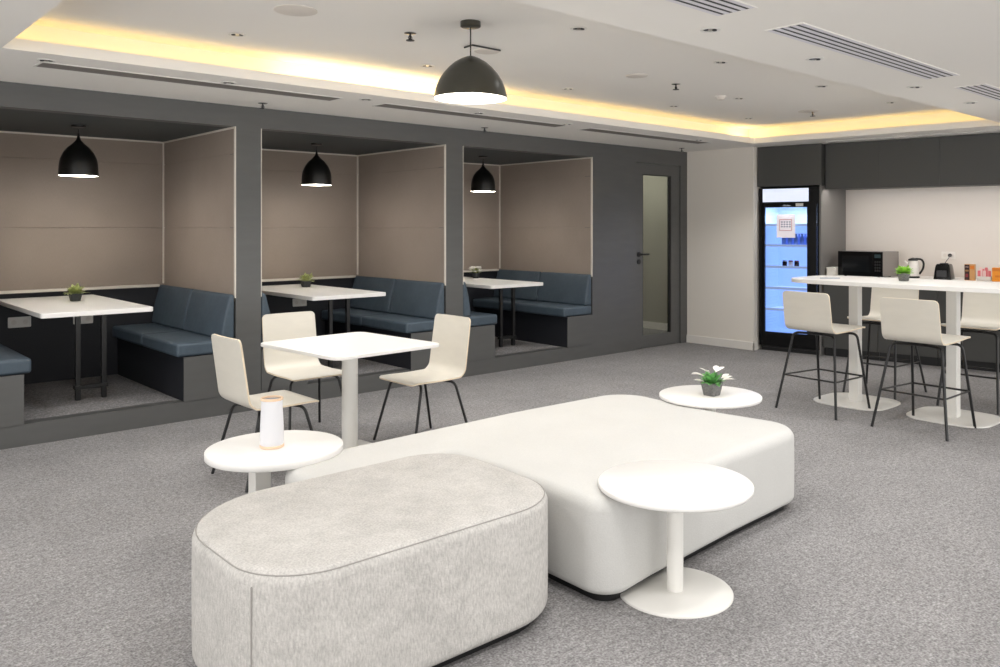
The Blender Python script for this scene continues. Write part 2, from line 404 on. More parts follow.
# linear slots over the booths
sl = ['longest grey slot diffuser over the first booth', 'grey slot diffuser over the second booth', 'grey slot diffuser over the third booth and door']
for (a, b), l_ in zip(((1.2, 3.19), (3.59, 5.63), (5.97, 7.98)), sl):
    t = thing('slot_diffuser', l_, 'air vent', ((a+b)/2, 5.70, ZC), 0, 'slot diffusers over the booths')
    L = (b-a)/2
    bm = BM(); bx(bm, -L, L, -.085, .085, -.003, 0); obj('duct_slot', bm, slot_d, t)
    bm = BM(); bx(bm, -L-.012, L+.012, -.1, -.085, -.004, 0); bx(bm, -L-.012, L+.012, .085, .1, -.004, 0); bx(bm, -L-.012, -L, -.085, .085, -.004, 0); bx(bm, L, L+.012, -.085, .085, -.004, 0)
    obj('frame', bm, white_metal, t)
t = thing('slot_diffuser', 'thin grey slot diffuser above the upper kitchen cabinets', 'air vent', kw(2.1, -.13, ZC), KR)
bm = BM(); bx(bm, -1.2, 1.2, -.03, .03, -.002, 0); obj('duct_slot', bm, slot_d, t)
bm = BM(); bx(bm, -1.21, 1.21, -.04, -.03, -.006, 0); bx(bm, -1.21, 1.21, .03, .04, -.006, 0); obj('frame', bm, white_metal, t)
vl = ['black slotted vent cut off by the top edge', 'long black slotted vent in the near ceiling border', 'black slotted vent cut off by the right edge']
for (a, b), l_ in zip(((1.27, 3.23), (3.66, 5.62), (6.12, 8.0)), vl):
    t = thing('ceiling_vent', l_, 'air vent', ((a+b)/2, 2.13, ZC), 0, 'black slotted ceiling vents'); L = (b-a)/2
    bm = BM(); bx(bm, -L, L, -.09, .09, -.002, 0); obj('backing', bm, slot_b, t)
    bm = BM()
    for k in range(5):
        yc = -.088 + .044*k; bx(bm, -L, L, yc-.0125, yc+.0125, -.0035, -.002)
    obj('blades', bm, slot_l, t)
    bm = BM(); bx(bm, -L-.015, L+.015, -.105, -.0905, -.003, 0); bx(bm, -L-.015, L+.015, .0905, .105, -.003, 0); bx(bm, -L-.015, -L-.001, -.0905, .0905, -.003, 0); bx(bm, L+.001, L+.015, -.0905, .0905, -.003, 0)
    obj('frame', bm, ceil_m, t)

# ------------------------------------------------------------------ pendants
def pendant(lab, loc, R, H, drop, shade, prof, cr, group=None, cth=.028):
    t = thing('pendant_lamp', lab, 'pendant lamp', loc, 0, group)
    obj('canopy', lathe(BM(), [(cr, 0), (cr, -cth), (cr*.9, -cth-.004)], 28), shade, t, smooth=True)
    obj('cord', tube(BM(), [(0, 0, -.03), (0, 0, -drop-.01)], .004, 8), blackm, t, smooth=True)
    out = [(r*R, -drop - z*H) for r, z in prof]
    s = obj('lamp_shade', lathe(BM(), out, 48, caps=(True, False)), shade, t, smooth=True, angle=60)
    inn = [(r*R*.985 - .001, -drop - z*H - (.004 if z < .9 else 0)) for r, z in prof]
    obj('shade_lining', lathe(BM(), inn, 48, caps=(True, False)), pend_in, s, smooth=True, angle=60)
    obj('bulb', lathe(BM(), [(.012, -drop-H*.3), (.018, -drop-H*.45), (.04, -drop-H*.68), (.038, -drop-H*.82), (.02, -drop-H*.9)], 20), bulb_m, t, smooth=True)
    lamp('pendant_glow', 'POINT', (0, 0, -drop-H*.97), PEND_W, size=R*.5, parent=t)
    return t
dome = [(.04, 0), (.12, .02), (.26, .07), (.44, .16), (.60, .28), (.75, .43), (.87, .6), (.95, .78), (.99, .93), (1, 1)]
bell = [(.05, 0), (.07, .08), (.13, .16), (.32, .25), (.56, .34), (.77, .46), (.91, .60), (.97, .74), (.99, .88), (1, 1)]
pendant('big dark dome pendant hanging from the raised ceiling', (2.94, 3.71, ZT), .21, .245, .195, pend_main, dome, .058)
for k, (x_, l_) in enumerate(((1.805, 'black bell pendant in the first, leftmost booth'), (3.89, 'black bell pendant in the middle booth'), (5.98, 'black bell pendant in the third booth, smallest in view'))):
    pendant(l_, (x_+.012, 7.33, ZO), .143, .34, .065, pend_m, bell, .055, 'bell pendants in the booths', cth=.012)

# ------------------------------------------------------------------ booth furniture
def bench(lab, cx, sgn, i):
    """base box, two seat cushions, two back cushions; sgn=+1 stands against the right side"""
    t = thing('booth_bench', lab, 'bench', (cx, YW, PZ), 0, 'blue upholstered booth benches')
    D = YB - YW
    def X(a, b): return (min(a*-sgn, b*-sgn), max(a*-sgn, b*-sgn))   # distances from the wall
    a, b = X(.008, .413); bm = BM(); bx(bm, a, b, 0.003, D-.01, 0, .343)
    obj('base', bm, navy_d, t)
    a, b = X(.003, .413); bm = BM(); bx(bm, a, b, -.006, .002, -.0, .343); obj('end_panel', bm, facade, t, bevel=.001)
    for k in range(2):
        a, b = X(.008, .462); y0 = .002 + k*(D/2-.002); bm = BM(); bx(bm, a, b, y0, y0+D/2-.006, .345, .45)
        obj('seat_cushion', bm, fabric_b, t, bevel=.022, seg=4, smooth=True)
        bm = BM(); y1 = y0 + D/2 - .008
        pr = [(.008, .452), (.12, .452), (.09, .64), (.046, .806), (.008, .81)]
        loft(bm, [[(-sgn*p[0], yy, p[1]) for p in pr] for yy in (y0+(.004 if k == 0 else .012), y1)])
        obj('back_cushion', bm, fabric_b, t, bevel=.018, seg=4, smooth=True)
    return t
ordn = ['first (leftmost)', 'middle', 'third (farthest)']
for i in range(3):
    x0 = BX0 + i*PITCH; x1 = x0 + OPW
    bench('blue cushioned bench against the right side of the %s booth' % ordn[i], x1, 1, i)
    bench('blue cushioned bench against the left side of the %s booth' % ordn[i], x0, -1, i)
    cx = (x0+x1)/2
    dx = (-.055, -.10, -.19)[i]; px_, py_ = ((.045, -.04), (.10, -.09), (.12, -.11))[i]; px_ -= dx
    t = thing('booth_table', 'white rectangular table on twin black posts in the %s booth' % ordn[i], 'table', (cx+dx, 7.35, PZ), 0, 'white booth tables')
    bm = prism(BM(), rrect(-.375, .375, -.80, .80, .025, 5), .715, .75); obj('tabletop', bm, tabletop, t, bevel=.004)
    for a in (-.093, .093):
        bm = BM(); bx(bm, px_+a-.018, px_+a+.018, -.16+py_, -.124+py_, .0, .715); obj('post', bm, blackm, t, bevel=.003)
    bm = BM(); bx(bm, px_-.12, px_+.12, -.17+py_, -.114+py_, .085, .115); obj('crossbar', bm, blackm, t, bevel=.003)
    bm = BM(); bx(bm, px_-.14, px_+.14, -.40, .3, .70, .715); obj('support_plate', bm, blackm, t)
# wall sockets below the ledges
def socket(lab, loc, rz, wd=.15, ht=.085, grp=None):
    t = thing('wall_socket', lab, 'socket', loc, rz, grp)
    obj('face_plate', prism(BM(), rrect(-wd/2, wd/2, -ht/2, ht/2, .008, 3), 0, .008), wht_pl, t).rotation_euler = (PI/2, 0, 0)
    for a in (-wd/4, wd/4):
        bm = lathe(BM(), [(.02, 0), (.02, .003)], 18, (a, 0, .0075)); obj('outlet', bm, spk_m, t).rotation_euler = (PI/2, 0, 0)
    return t
socket('white double socket below the ledge at the left of the first booth', (1.577, YB, .69), 0, .17, .09, 'booth sockets')
socket('white double socket behind the table posts of the first booth', (2.069, YB, .68), 0, .16, .085, 'booth sockets')
socket('white double socket under the table of the middle booth', (4.164, YB, .70), 0, .16, .085, 'booth sockets')

# ------------------------------------------------------------------ glazed door in the facade
d = thing('door_1', 'grey door with a tall narrow glass panel', 'door', (7.75, YW+.02, 0)); d['kind'] = 'structure'; del d['category']
bm = BM(); W_ = .9; g0, g1, gz0, gz1 = .16, .73, .16, 2.165
bx(bm, 0, g0, 0, .045, .008, 2.3); bx(bm, g1, W_, 0, .045, .008, 2.3); bx(bm, g0, g1, 0, .045, .008, gz0); bx(bm, g0, g1, 0, .045, gz1, 2.3)
obj('door_leaf', bm, facade, d)
bm = BM(); bx(bm, g0, g1, .02, .026, gz0, gz1); obj('glass_pane', bm, door_glass, d)
bm = BM(); bx(bm, g0-.004, g0+.01, .002, .04, gz0, gz1); bx(bm, g1-.03, g1, .002, .04, gz0, gz1); bx(bm, g0, g1, .002, .04, gz1-.012, gz1)
obj('glazing_bead', bm, blackm, d)
hd = obj('door_handle', tube(BM(), [(.08, -.002, 1.17), (.08, -.05, 1.17), (.215, -.05, 1.17)], .012, 10, .015), blackm, d, smooth=True)
obj('rose', lathe(BM(), [(.032, 0), (.032, .008)], 24), blackm, hd, loc=(.08, 0, 1.17)).rotation_euler = (PI/2, 0, 0)
lk = obj('lock', lathe(BM(), [(.032, 0), (.032, .009)], 24), blackm, d, loc=(.08, 0, 1.08)); lk.rotation_euler = (PI/2, 0, 0)
bm = BM(); bx(bm, 0, .14, -.012, -.002, .0, .012); obj('door_stop', bm, chrome, d)
# dim corridor behind the glass
bm = BM(); bx(bm, 7.2, 9.7, 9.3, 9.4, 0, 2.6); bx(bm, 7.2, 7.3, 8.35, 9.3, 0, 2.6); bx(bm, 9.6, 9.7, 6.7, 9.3, 0, 2.6); struct('wall_corridor', bm, room_wall, 'corridor wall seen through the door glass')
bm = BM(); bx(bm, 7.2, 9.7, 6.67, 9.4, 2.6, 2.65); struct('ceiling_corridor', bm, ceil_m)
bm = BM(); bx(bm, 9.585, 9.6, 6.7, 9.3, 0, .1); bx(bm, 7.3, 9.6, 9.285, 9.3, 0, .1); struct('baseboard_reflection', bm, wht_pl)  # light strips put in for the skirting reflected in the door glass
lamp('corridor_fill', 'POINT', (8.6, 7.9, 2.45), 22, size=.15)  # added fill lamp, lightens the corridor behind the glass

# ------------------------------------------------------------------ kitchenette (local frame: s along the run, o into the wall)
bm = BM(); bx(bm, .004, .79, 0, .83, 2.0, ZC-.004); kobj('cabinet_over_fridge', bm, cab_m, bevel=.002)
o = C.objects['cabinet_over_fridge']; tag(o, 'charcoal cabinet above the drinks fridge', 'cabinet')
bm = BM(); bx(bm, .768, .79, 0.0, .855, 0, 1.995); kobj('tall_side_panel', bm, cab_side, bevel=.001)
tag(C.objects['tall_side_panel'], 'tall grey panel at the right side of the fridge', 'panel')
cabz0 = 1.95
ul = ['next to the fridge housing', 'over the microwave side of the counter', 'over the black appliance', 'over the orange packet at the right edge', 'beyond the right edge of the picture']
for k in range(4):
    s0 = .80 + .62*k
    t = thing('upper_cabinet', 'charcoal upper cabinet ' + ul[k], 'cabinet', kw(s0+.31, .1, cabz0), KR, 'charcoal upper cabinets')
    bm = BM(); bx(bm, -.309, .309, .02, .74, .02, ZC-cabz0-.004); obj('body', bm, cab_m, t)
    bm = BM(); bx(bm, -.3095, .3095, 0, .018, 0, ZC-cabz0-.006); obj('door', bm, cab_m, t, bevel=.001)
t = thing('under_cabinet_light', 'white light strip under the upper kitchen cabinets', 'light strip', kw(2.05, .145, cabz0+.02), KR)
bm = BM(); bx(bm, -1.22, 1.22, -.02, .02, -.007, -.001); obj('housing', bm, white_metal, t)
bm = BM(); bx(bm, -1.21, 1.21, -.013, .013, -.0095, -.0075); obj('led_strip', bm, led_w, t)
bl = ['left of the first post of the high table', 'behind the first post of the high table', 'behind the front right stool', 'at the right edge']
for k in range(4):
    s0 = .80 + .62*k
    t = thing('base_cabinet', 'charcoal base cabinet ' + bl[k], 'cabinet', kw(s0+.31, .03, 0), KR, 'charcoal base cabinets')
    bm = BM(); bx(bm, -.309, .309, .02, .57, .1, .9); obj('body', bm, cab_m, t)
    bm = BM(); bx(bm, -.307, .307, 0, .018, .1, .895); obj('door', bm, cab_m, t, bevel=.001)
    bm = BM(); bx(bm, -.309, .309, .06, .08, 0, .1); obj('toe_kick', bm, blackm, t)
bm = BM(); bx(bm, .795, 3.3, 0.0, .855, .9, .93); kobj('kitchen_worktop', bm, tabletop, bevel=.003)
tag(C.objects['kitchen_worktop'], 'white worktop along the kitchenette wall', 'worktop')

# drinks fridge
f = thing('drinks_fridge', 'black upright glass-door drinks fridge glowing blue', 'fridge', kw(.385, 0, 0), KR)
bm = BM(); W2 = .375; FH = 1.985; fo = .03
bx(bm, -W2, -W2+.03, fo, .58, .06, FH); bx(bm, W2-.03, W2, fo, .58, .06, FH); bx(bm, -W2, W2, fo, .58, FH-.03, FH); bx(bm, -W2, W2, .55, .58, .06, FH); bx(bm, -W2, W2, fo, .58, .06, .22)
bx(bm, -W2+.03, W2-.03, fo+.002, .3, 1.79, FH-.03)
obj('body', bm, blackg, f)
bm = BM(); bx(bm, -W2+.03, -W2+.034, .07, .55, .22, 1.79); bx(bm, W2-.034, W2-.03, .07, .55, .22, 1.79); bx(bm, -W2+.03, W2-.03, .545, .55, .22, 1.79); bx(bm, -W2+.03, W2-.03, .07, .55, .22, .225)
for k in range(44):
    z_ = .26 + k*.034; bx(bm, -W2+.034, -W2+.044, .08, .54, z_, z_+.012); bx(bm, W2-.044, W2-.034, .08, .54, z_, z_+.012)
obj('liner', bm, fr_blue, f)
bm = BM(); bx(bm, -.325, .245, fo-.012, fo, 1.812, 1.972); hp = obj('header_panel', bm, fr_sign, f, bevel=.003)
dr = obj('door_frame', (lambda b: (bx(b, -.34, -.29, 0, fo, .19, 1.80), bx(b, .235, .345, 0, fo, .19, 1.80), bx(b, -.29, .235, 0, fo, 1.745, 1.80), bx(b, -.29, .235, 0, fo, .19, .235), b)[-1])(BM()), blackg, f, bevel=.002)
bm = BM(); bx(bm, -.29, .235, .012, .018, .235, 1.745); obj('glass_pane', bm, glass, dr)
bm = BM(); bx(bm, .10, .19, -.003, 0, 1.755, 1.79); obj('badge', bm, wht_pl, dr)
bm = BM(); bx(bm, -.35, .35, .05, .08, .0, .19)
for k in range(5): bx(bm, -.33, .33, .042, .05, .03+k*.03, .04+k*.03)
obj('kick_grille', bm, blackm, f)
for z_ in (.50, .76, 1.02, 1.28, 1.53):
    bm = BM(); bx(bm, -W2+.045, W2-.045, .08, .53, z_-.008, z_); bx(bm, -W2+.045, W2-.045, .075, .08, z_-.012, z_+.018); obj('shelf', bm, fr_shelf, f)
ps = obj('notice_sheet', bx(BM(), -.19, .04, -.004, -.002, 1.44, 1.72), paper, loc=kw(.435, .01, -.06), rotz=KR)
tag(ps, 'white notice with a red square taped to the fridge door', 'notice')
bm = BM()
for a, b, c_, e in ((-.155, .0, 1.655, 1.66), (-.155, .0, 1.525, 1.53), (-.155, -.15, 1.525, 1.66), (-.005, .0, 1.525, 1.66)): bx(bm, a, b, -.0052, -.004, c_, e)
obj('red_square', bm, red_ink, ps)
bm = BM()
for r_ in range(3):
    for k in range(4): bx(bm, -.135+k*.033, -.135+k*.033+.02, -.0052, -.004, 1.565+r_*.028, 1.58+r_*.028)
obj('printed_lines', bm, grey_ink, ps)
def bottle(name, r, h, m, cap): 
    b = obj(name, lathe(BM(), [(r*.9, 0), (r, .01), (r, h*.6), (r*.45, h*.8), (r*.42, h*.94)], 16), m, smooth=True)
    obj('cap', lathe(BM(), [(r*.48, h*.93), (r*.48, h)], 12), cap, b); return b
b0 = None; nb = 0
for r_ in range(2):
    for k in range(5):
        p = kw(.385 - .10 + k*.075, .14 + .1*r_, 1.28)
        lab = ['leftmost', 'second from left', 'middle', 'second from right', 'rightmost'][k] + ' small blue bottle in the %s row of the upper fridge shelf' % ('front' if r_ == 0 else 'back')
        if b0 is None: b0 = bottle('bottle', .03, .15, blue_b, wht_pl); o = b0
        else: o = dup(b0)
        o.location = p; tag(o, lab, 'bottle', 'blue bottles in the fridge, %s row' % ('front' if r_ == 0 else 'back'))
for k, (m_, l_) in enumerate(((brown_p, 'small dark jar on the middle fridge shelf, leftmost'), (paper, 'small white pot on the middle fridge shelf between the jars'), (brown_p, 'small dark red jar on the middle fridge shelf, rightmost'))):
    j = obj('jar', lathe(BM(), [(.026, 0), (.028, .01), (.028, .06), (.022, .07)], 16), m_, loc=kw(.385-.09+k*.075, .13, 1.02), smooth=True); tag(j, l_, 'jar')
    obj('lid', lathe(BM(), [(.026, .068), (.026, .082)], 16), [wht_pl, red_ink, red_ink][k], j)
lamp('fridge_lamp', 'AREA', kw(.385, .10, 1.77), 4, (.86, .92, 1), shape='RECTANGLE', size=.5).data.size_y = .1

# things on the worktop
WZ = .93
mw = thing('microwave', 'black microwave oven with grey side on the worktop', 'microwave', kw(1.175, .17, WZ), KR-math.radians(10))
bm = BM(); bx(bm, -.27, .27, .015, .40, .012, .295); obj('body', bm, mw_side, mw, bevel=.004)
bm = BM(); bx(bm, -.27, .155, 0, .015, .012, .295); dr = obj('door', bm, blackg, mw, bevel=.003)
bm = BM(); bx(bm, -.22, .11, -.001, .0, .06, .245); obj('window', bm, mat('oven_window', (20, 22, 24), .08), dr)
bm = BM(); bx(bm, .158, .27, 0, .015, .012, .295); cp = obj('control_panel', bm, blackg, mw, bevel=.003)
bm = BM(); bx(bm, .178, .25, -.001, 0, .225, .265); obj('display', bm, mat('grey_display', (60, 78, 84), .2), cp)
for r_ in range(4):
    for c_ in range(3):
        bm = BM(); bx(bm, .18+c_*.025, .198+c_*.025, -.002, 0, .07+r_*.033, .092+r_*.033); obj('button', bm, dark_lens, cp)
for a in (-.2, .2):
    for b in (.05, .32): obj('foot', lathe(BM(), [(.014, 0), (.014, .013)], 12, (a, b, 0)), blackm, mw)
wb = thing('storage_box', 'small white lidded box between fridge panel and microwave', 'box', kw(.856, .12, WZ), KR)
bm = BM(); bx(bm, -.05, .05, 0, .2, 0, .085); obj('body', bm, wht_pl, wb, bevel=.006)
bm = BM(); bx(bm, -.053, .053, -.003, .203, .087, .105); obj('lid', bm, wht_pl, wb, bevel=.004)
kt = thing('electric_kettle', 'white kettle with black lid and handle behind the potted plant', 'kettle', kw(1.70, .38, WZ), KR)
kt.scale = (.92, .92, .92)
obj('base', lathe(BM(), [(.075, 0), (.078, .015), (.07, .022)], 28), blackm, kt, smooth=True)
bd = obj('body', lathe(BM(), [(.072, .024), (.076, .04), (.066, .14), (.056, .20), (.052, .215)], 32), wht_pl, kt, smooth=True)
obj('spout', tube(BM(), [(-.055, 0, .15), (-.085, 0, .19), (-.10, 0, .205)], [.02, .016, .011], 12), wht_pl, kt, smooth=True)
obj('lid', lathe(BM(), [(.056, .213), (.055, .232), (.03, .242), (.008, .25)], 28), blackm, kt, smooth=True)
obj('handle', tube(BM(), [(.03, 0, .236), (.10, 0, .232), (.125, 0, .19), (.12, 0, .12), (.075, 0, .05)], .0125, 10, .04), blackm, kt, smooth=True)
cm = thing('coffee_machine', 'tapered glossy black appliance plugged into the wall', 'coffee machine', kw(2.03, .36, WZ), KR)
bm = BM(); loft(bm, [rr for rr in [[(x_*k_, y_*k_+.0, z_) for x_, y_ in rrect(-.095, .095, -.12, .12, .03, 5)] for k_, z_ in ((.94, 0), (.92, .03), (.80, .125), (.74, .155), (.66, .168))]])
obj('body', bm, blackg, cm, smooth=True)
bm = BM(); bx(bm, -.05, .05, -.119, -.105, .03, .1); obj('front_panel', bm, dark_lens, cm, bevel=.004)
obj('top_cap', lathe(BM(), [(.045, .166), (.043, .176), (.028, .18)], 24), blackm, cm, smooth=True)
obj('cable', tube(BM(), [(-.01, .06, .168), (-.01, .2, .21), (-.02, .38, .25), (-.045, .47, .25)], .004, 8, .04), dark_lens, cm, smooth=True)
obj('plug', lathe(BM(), [(.02, 0), (.02, .03), (.012, .04)], 16), blackm, cm, loc=(-.045, .49, .25)).rotation_euler = (PI/2, 0, 0)
sk = socket('white wall socket above the tapered black appliance', kw(1.965, .86, WZ+.25), KR, .15, .085)
def carton(name, lab, s, o, wd, dp, ht, ms, parts, cat, rz=0):
    t = thing(name, lab, cat, kw(s, o, WZ), KR+rz)
    bm = BM(); bx(bm, -wd/2, wd/2, 0, dp, 0, ht); obj('box', bm, ms, t, bevel=.002)
    for (nm, a, b, c_, e, m_) in parts:
        bm = BM(); bx(bm, a*wd-wd/2, b*wd-wd/2, -.0015, 0, c_*ht, e*ht); obj(nm, bm, m_, t)
    return t
carton('carton', 'tan and dark brown printed carton on the worktop', 2.30, .28, .10, .06, .175, tan_p,
       [('printed_panel', .02, .5, .03, .97, brown_p), ('printed_band', .1, .42, .55, .66, tan_p), ('printed_band', .1, .42, .8, .86, pink_l), ('printed_spot', .12, .38, .2, .4, red_ink), ('printed_band', .55, .95, .7, .9, yellow_p)], 'carton')
carton('orange_packet', 'orange packet on the worktop at the right edge', 2.595, .26, .15, .1, .145, orange_p, [('printed_band', .0, 1, .75, .97, yellow_p), ('printed_band', .2, .8, .3, .45, yellow_p)], 'packet')
t = thing('packet_holder', 'clear holder full of pink and white packets', 'packets', kw(2.44, .28, WZ), KR)
t.scale = (.85, .85, .95)
bm = BM(); bx(bm, -.08, .08, 0, .1, 0, .01); bx(bm, -.08, .08, 0, .006, 0, .05); bx(bm, -.08, -.074, 0, .1, 0, .05); bx(bm, .074, .08, 0, .1, 0, .05); bx(bm, -.08, .08, .094, .1, 0, .05); obj('tray', bm, wht_pl, t)
for k in range(7):
    a = -.06 + k*.02; bm = BM(); bx(bm, a-.016, a+.016, .02+.01*(k % 3), .028+.01*(k % 3), .012, .115+.018*((k*5) % 3))
    obj('packet', bm, pink_p if k % 2 == 0 else pink_l, t)

# ------------------------------------------------------------------ high table
t = thing('high_table', 'long white high table on two square posts', 'table', (6.82, 2.86, 0))
def boat(hx, hy, r, bulge, n=8):
    pts = resample(rrect(-hx, hx, -hy, hy, r, n), .06)
    return [(x_ + (bulge * (1 if x_ > 0 else -1) * (1 - (y_/hy)**2) if abs(x_) > hx*.5 else 0), y_ + (bulge*.9*(1 if y_ > 0 else -1) * (1-(x_/hx)**2) if abs(y_) > hy*.9 else 0)) for x_, y_ in pts]
obj('tabletop', prism(BM(), boat(.36, .89, .16, .045), 1.025, 1.06), tabletop, t, bevel=.004)
for yy in (.44, -.36):
    b = obj('base_plate', prism(BM(), boat(.27, .29, .12, .03), 0.0, .012), white_metal, t, bevel=.003, loc=(.02, yy, 0))
    bm = BM(); bx(bm, -.041, .041, yy-.041, yy+.041, .01, 1.012); obj('post', bm, white_metal, t, bevel=.006, seg=3)
    bm = BM(); bx(bm, -.15, .15, yy-.05, yy+.05, 1.012, 1.025); obj('support_plate', bm, white_metal, t)

# ------------------------------------------------------------------ chairs and stools
def shell(bm, seat_d, back_h, wd, bend_r, lean, th=.011, taper=.94, rise=0):
    """bent plywood: profile in x,z (front edge at +x), width along y"""
    rear = -seat_d/2
    prof = [Vector((seat_d/2, rise-.010)), Vector((seat_d/2-.03, rise)), Vector((0, rise*.4-.004)), Vector((rear+bend_r, 0))]
    a_end = PI/2 - lean
    for k in range(1, 9):
        a = a_end*k/8; prof.append(Vector((rear+bend_r - bend_r*math.sin(a), bend_r - bend_r*math.cos(a))))
    last = prof[-1]; d_ = Vector((-math.cos(a_end), math.sin(a_end)))
    L = (back_h - last.y) / d_.y
    for k in range(1, 11): prof.append(last + d_ * (L*k/10))
    # arc length
    S = [0]
    for a, b in zip(prof, prof[1:]): S.append(S[-1] + (b-a).length)
    T = S[-1]; cr = .034
    def half(s_):
        e = min(s_, T - s_); h_ = wd/2 * (1 - (1-taper) * s_/T)
        return h_ - (cr - math.sqrt(max(0, cr*cr - (cr-e)**2)) if e < cr else 0)
    # resample
    pts = []; N = 44
    for k in range(N+1):
        s_ = T*k/N
        if k in (1, 2, 3): s_ = [0, .004, .012, .026][k]
        if k in (N-1, N-2, N-3): s_ = T - [0, .004, .012, .026][N-k]
        j = max(i_ for i_ in range(len(S)) if S[i_] <= s_ + 1e-9); j = min(j, len(S)-2)
        f_ = (s_-S[j])/(S[j+1]-S[j]); p = prof[j].lerp(prof[j+1], f_); pts.append((p, s_))
    rings_t, rings_b = [], []; M_ = 8
    nor = []
    for i_, (p, s_) in enumerate(pts):
        a = pts[max(0, i_-1)][0]; b = pts[min(N, i_+1)][0]; tt = (b-a).normalized(); nor.append(Vector((tt.y, -tt.x)))
    top, bot = [], []
    for i_, (p, s_) in enumerate(pts):
        h_ = half(s_); n_ = nor[i_]
        r1, r2 = [], []
        for k in range(M_+1):
            v = -1 + 2*k/M_; cup = .008*(v*v) * (1 if s_ > T*.5 else .4)
            q = p - n_*(-cup) if False else p + Vector((cup, 0)) * (1 if s_ > T*.5 else 0)
            r1.append(bm.verts.new((q.x, v*h_, q.y))); q2 = q + n_*(-1)*(-th)
            r2.append(bm.verts.new((q2.x, v*h_, q2.y)))
        top.append(r1); bot.append(r2)
    for i_ in range(N):
        for k in range(M_):
            bm.faces.new((top[i_][k], top[i_+1][k], top[i_+1][k+1], top[i_][k+1])); bm.faces.new((bot[i_][k], bot[i_][k+1], bot[i_+1][k+1], bot[i_+1][k]))
        for k in (0, M_):
            bm.faces.new((top[i_][k], bot[i_][k], bot[i_+1][k], top[i_+1][k])).material_index = 1
    for i_ in (0, N):
        for k in range(M_): bm.faces.new((top[i_][k], top[i_][k+1], bot[i_][k+1], bot[i_][k])).material_index = 1
    return bm
def make_seat(name, lab, cat, H, seat_d, back_h, wd, foot_x, foot_y, grp, stool=False, foot_yf=None):
    t = thing(name, lab, cat, (0, 0, 0), 0, grp)
    o = obj('seat_shell', shell(BM(), seat_d, back_h, wd, .075, math.radians(8), taper=.95 if not stool else .97, rise=.025 if stool else 0), [ply, ply_edge], t, smooth=True, loc=(0, 0, H))
    zt = H - .024; r = .0095 if not stool else .0105
    ix, iy = seat_d/2 - .09, wd/2 - .045
    for sx in (1, -1):
        for sy in (1, -1):
            p = [(sx*.02 if not stool else sx*(ix-.06), sy*.03 if False else sy*(iy-.10), zt), (sx*ix if True else 0, sy*(iy+.01), zt), (sx*foot_x, sy*(foot_yf if foot_yf and sx > 0 else foot_y), 0.0)]
            p[0] = (sx*(ix-.05), sy*(iy-.12), zt)
            obj('leg', tube(BM(), [(p[0][0], p[0][1], p[0][2]), p[1], p[2]], r, 10, .045), blackm, t, smooth=True)
    bm = BM()
    for sx in (1, -1): tube(bm, [(sx*(ix-.05), -(iy-.12), zt), (sx*(ix-.05), iy-.12, zt)], r, 8)
    for sy in (1, -1): tube(bm, [(-(ix-.05), sy*(iy-.12), zt), ((ix-.05), sy*(iy-.12), zt)], r, 8)
    obj('seat_frame', bm, blackm, t, smooth=True)
    if stool:
        zf = .28; k = 1 - zf/zt
        def at(sx, sy, foot_y=foot_y):
            if sx > 0: foot_y = foot_yf or foot_y
            return (sx*(foot_x + (ix-foot_x)*(zf/zt)), sy*(foot_y + (iy+.01-foot_y)*(zf/zt)), zf)
        cs_ = [at(1, 1), at(-1, 1), at(-1, -1), at(1, -1)]
        obj('footrest', tube(BM(), [cs_[0], cs_[3]], .008, 8), blackm, t, smooth=True)
        obj('stretcher', tube(BM(), [cs_[0], cs_[1]], .007, 8), blackm, t, smooth=True)
        obj('stretcher', tube(BM(), [cs_[3], cs_[2]], .007, 8), blackm, t, smooth=True)
        obj('stretcher', tube(BM(), [cs_[1], cs_[2]], .007, 8), blackm, t, smooth=True)
    return t
ch = make_seat('plywood_chair', 'white plywood chair at the left of the square table, back to the wall', 'chair', .445, .46, .415, .44, .245, .245, 'white chairs round the square table')
ch.location = (2.225, 4.78, 0)
dup(ch, (2.86, 5.54, 0), -PI/2, 'white plywood chair behind the square table, nearest the booths')
dup(ch, (3.375, 4.80, 0), PI, 'white plywood chair at the right of the square table')
st = make_seat('bar_stool', 'white bar stool in front of the high table, nearer the fridge', 'stool', .655, .50, .325, .45, .275, .28, 'white stools at the high table', True, .235)
st.location = (6.375, 3.345, 0); st.rotation_euler.z = math.radians(-6)
dup(st, (6.335, 2.515, 0), math.radians(-4), 'white bar stool in front of the high table, nearest the camera on the right')
dup(st, (7.43, 3.34, 0), PI, 'white bar stool behind the high table, between the two posts')
dup(st, (7.47, 2.53, 0), PI, 'white bar stool behind the high table, cut by the right edge')

# ------------------------------------------------------------------ square meeting table
t = thing('square_table', 'white square table with rounded corners on one post', 'table', (2.80, 4.81, 0), math.radians(4))
obj('tabletop', prism(BM(), rrect(-.41, .41, -.465, .465, .07, 8), .718, .74), tabletop, t, bevel=.004)
bm = BM(); lathe(bm, [(.052, .01), (.052, .705)], 32); obj('post', bm, white_metal, t, smooth=True)
obj('base_plate', prism(BM(), rrect(-.26, .26, -.26, .26, .02, 4), 0, .012), white_metal, t, bevel=.003)
bm = BM(); bx(bm, -.2, .2, -.2, .2, .70, .718); obj('support_plate', bm, white_metal, t)

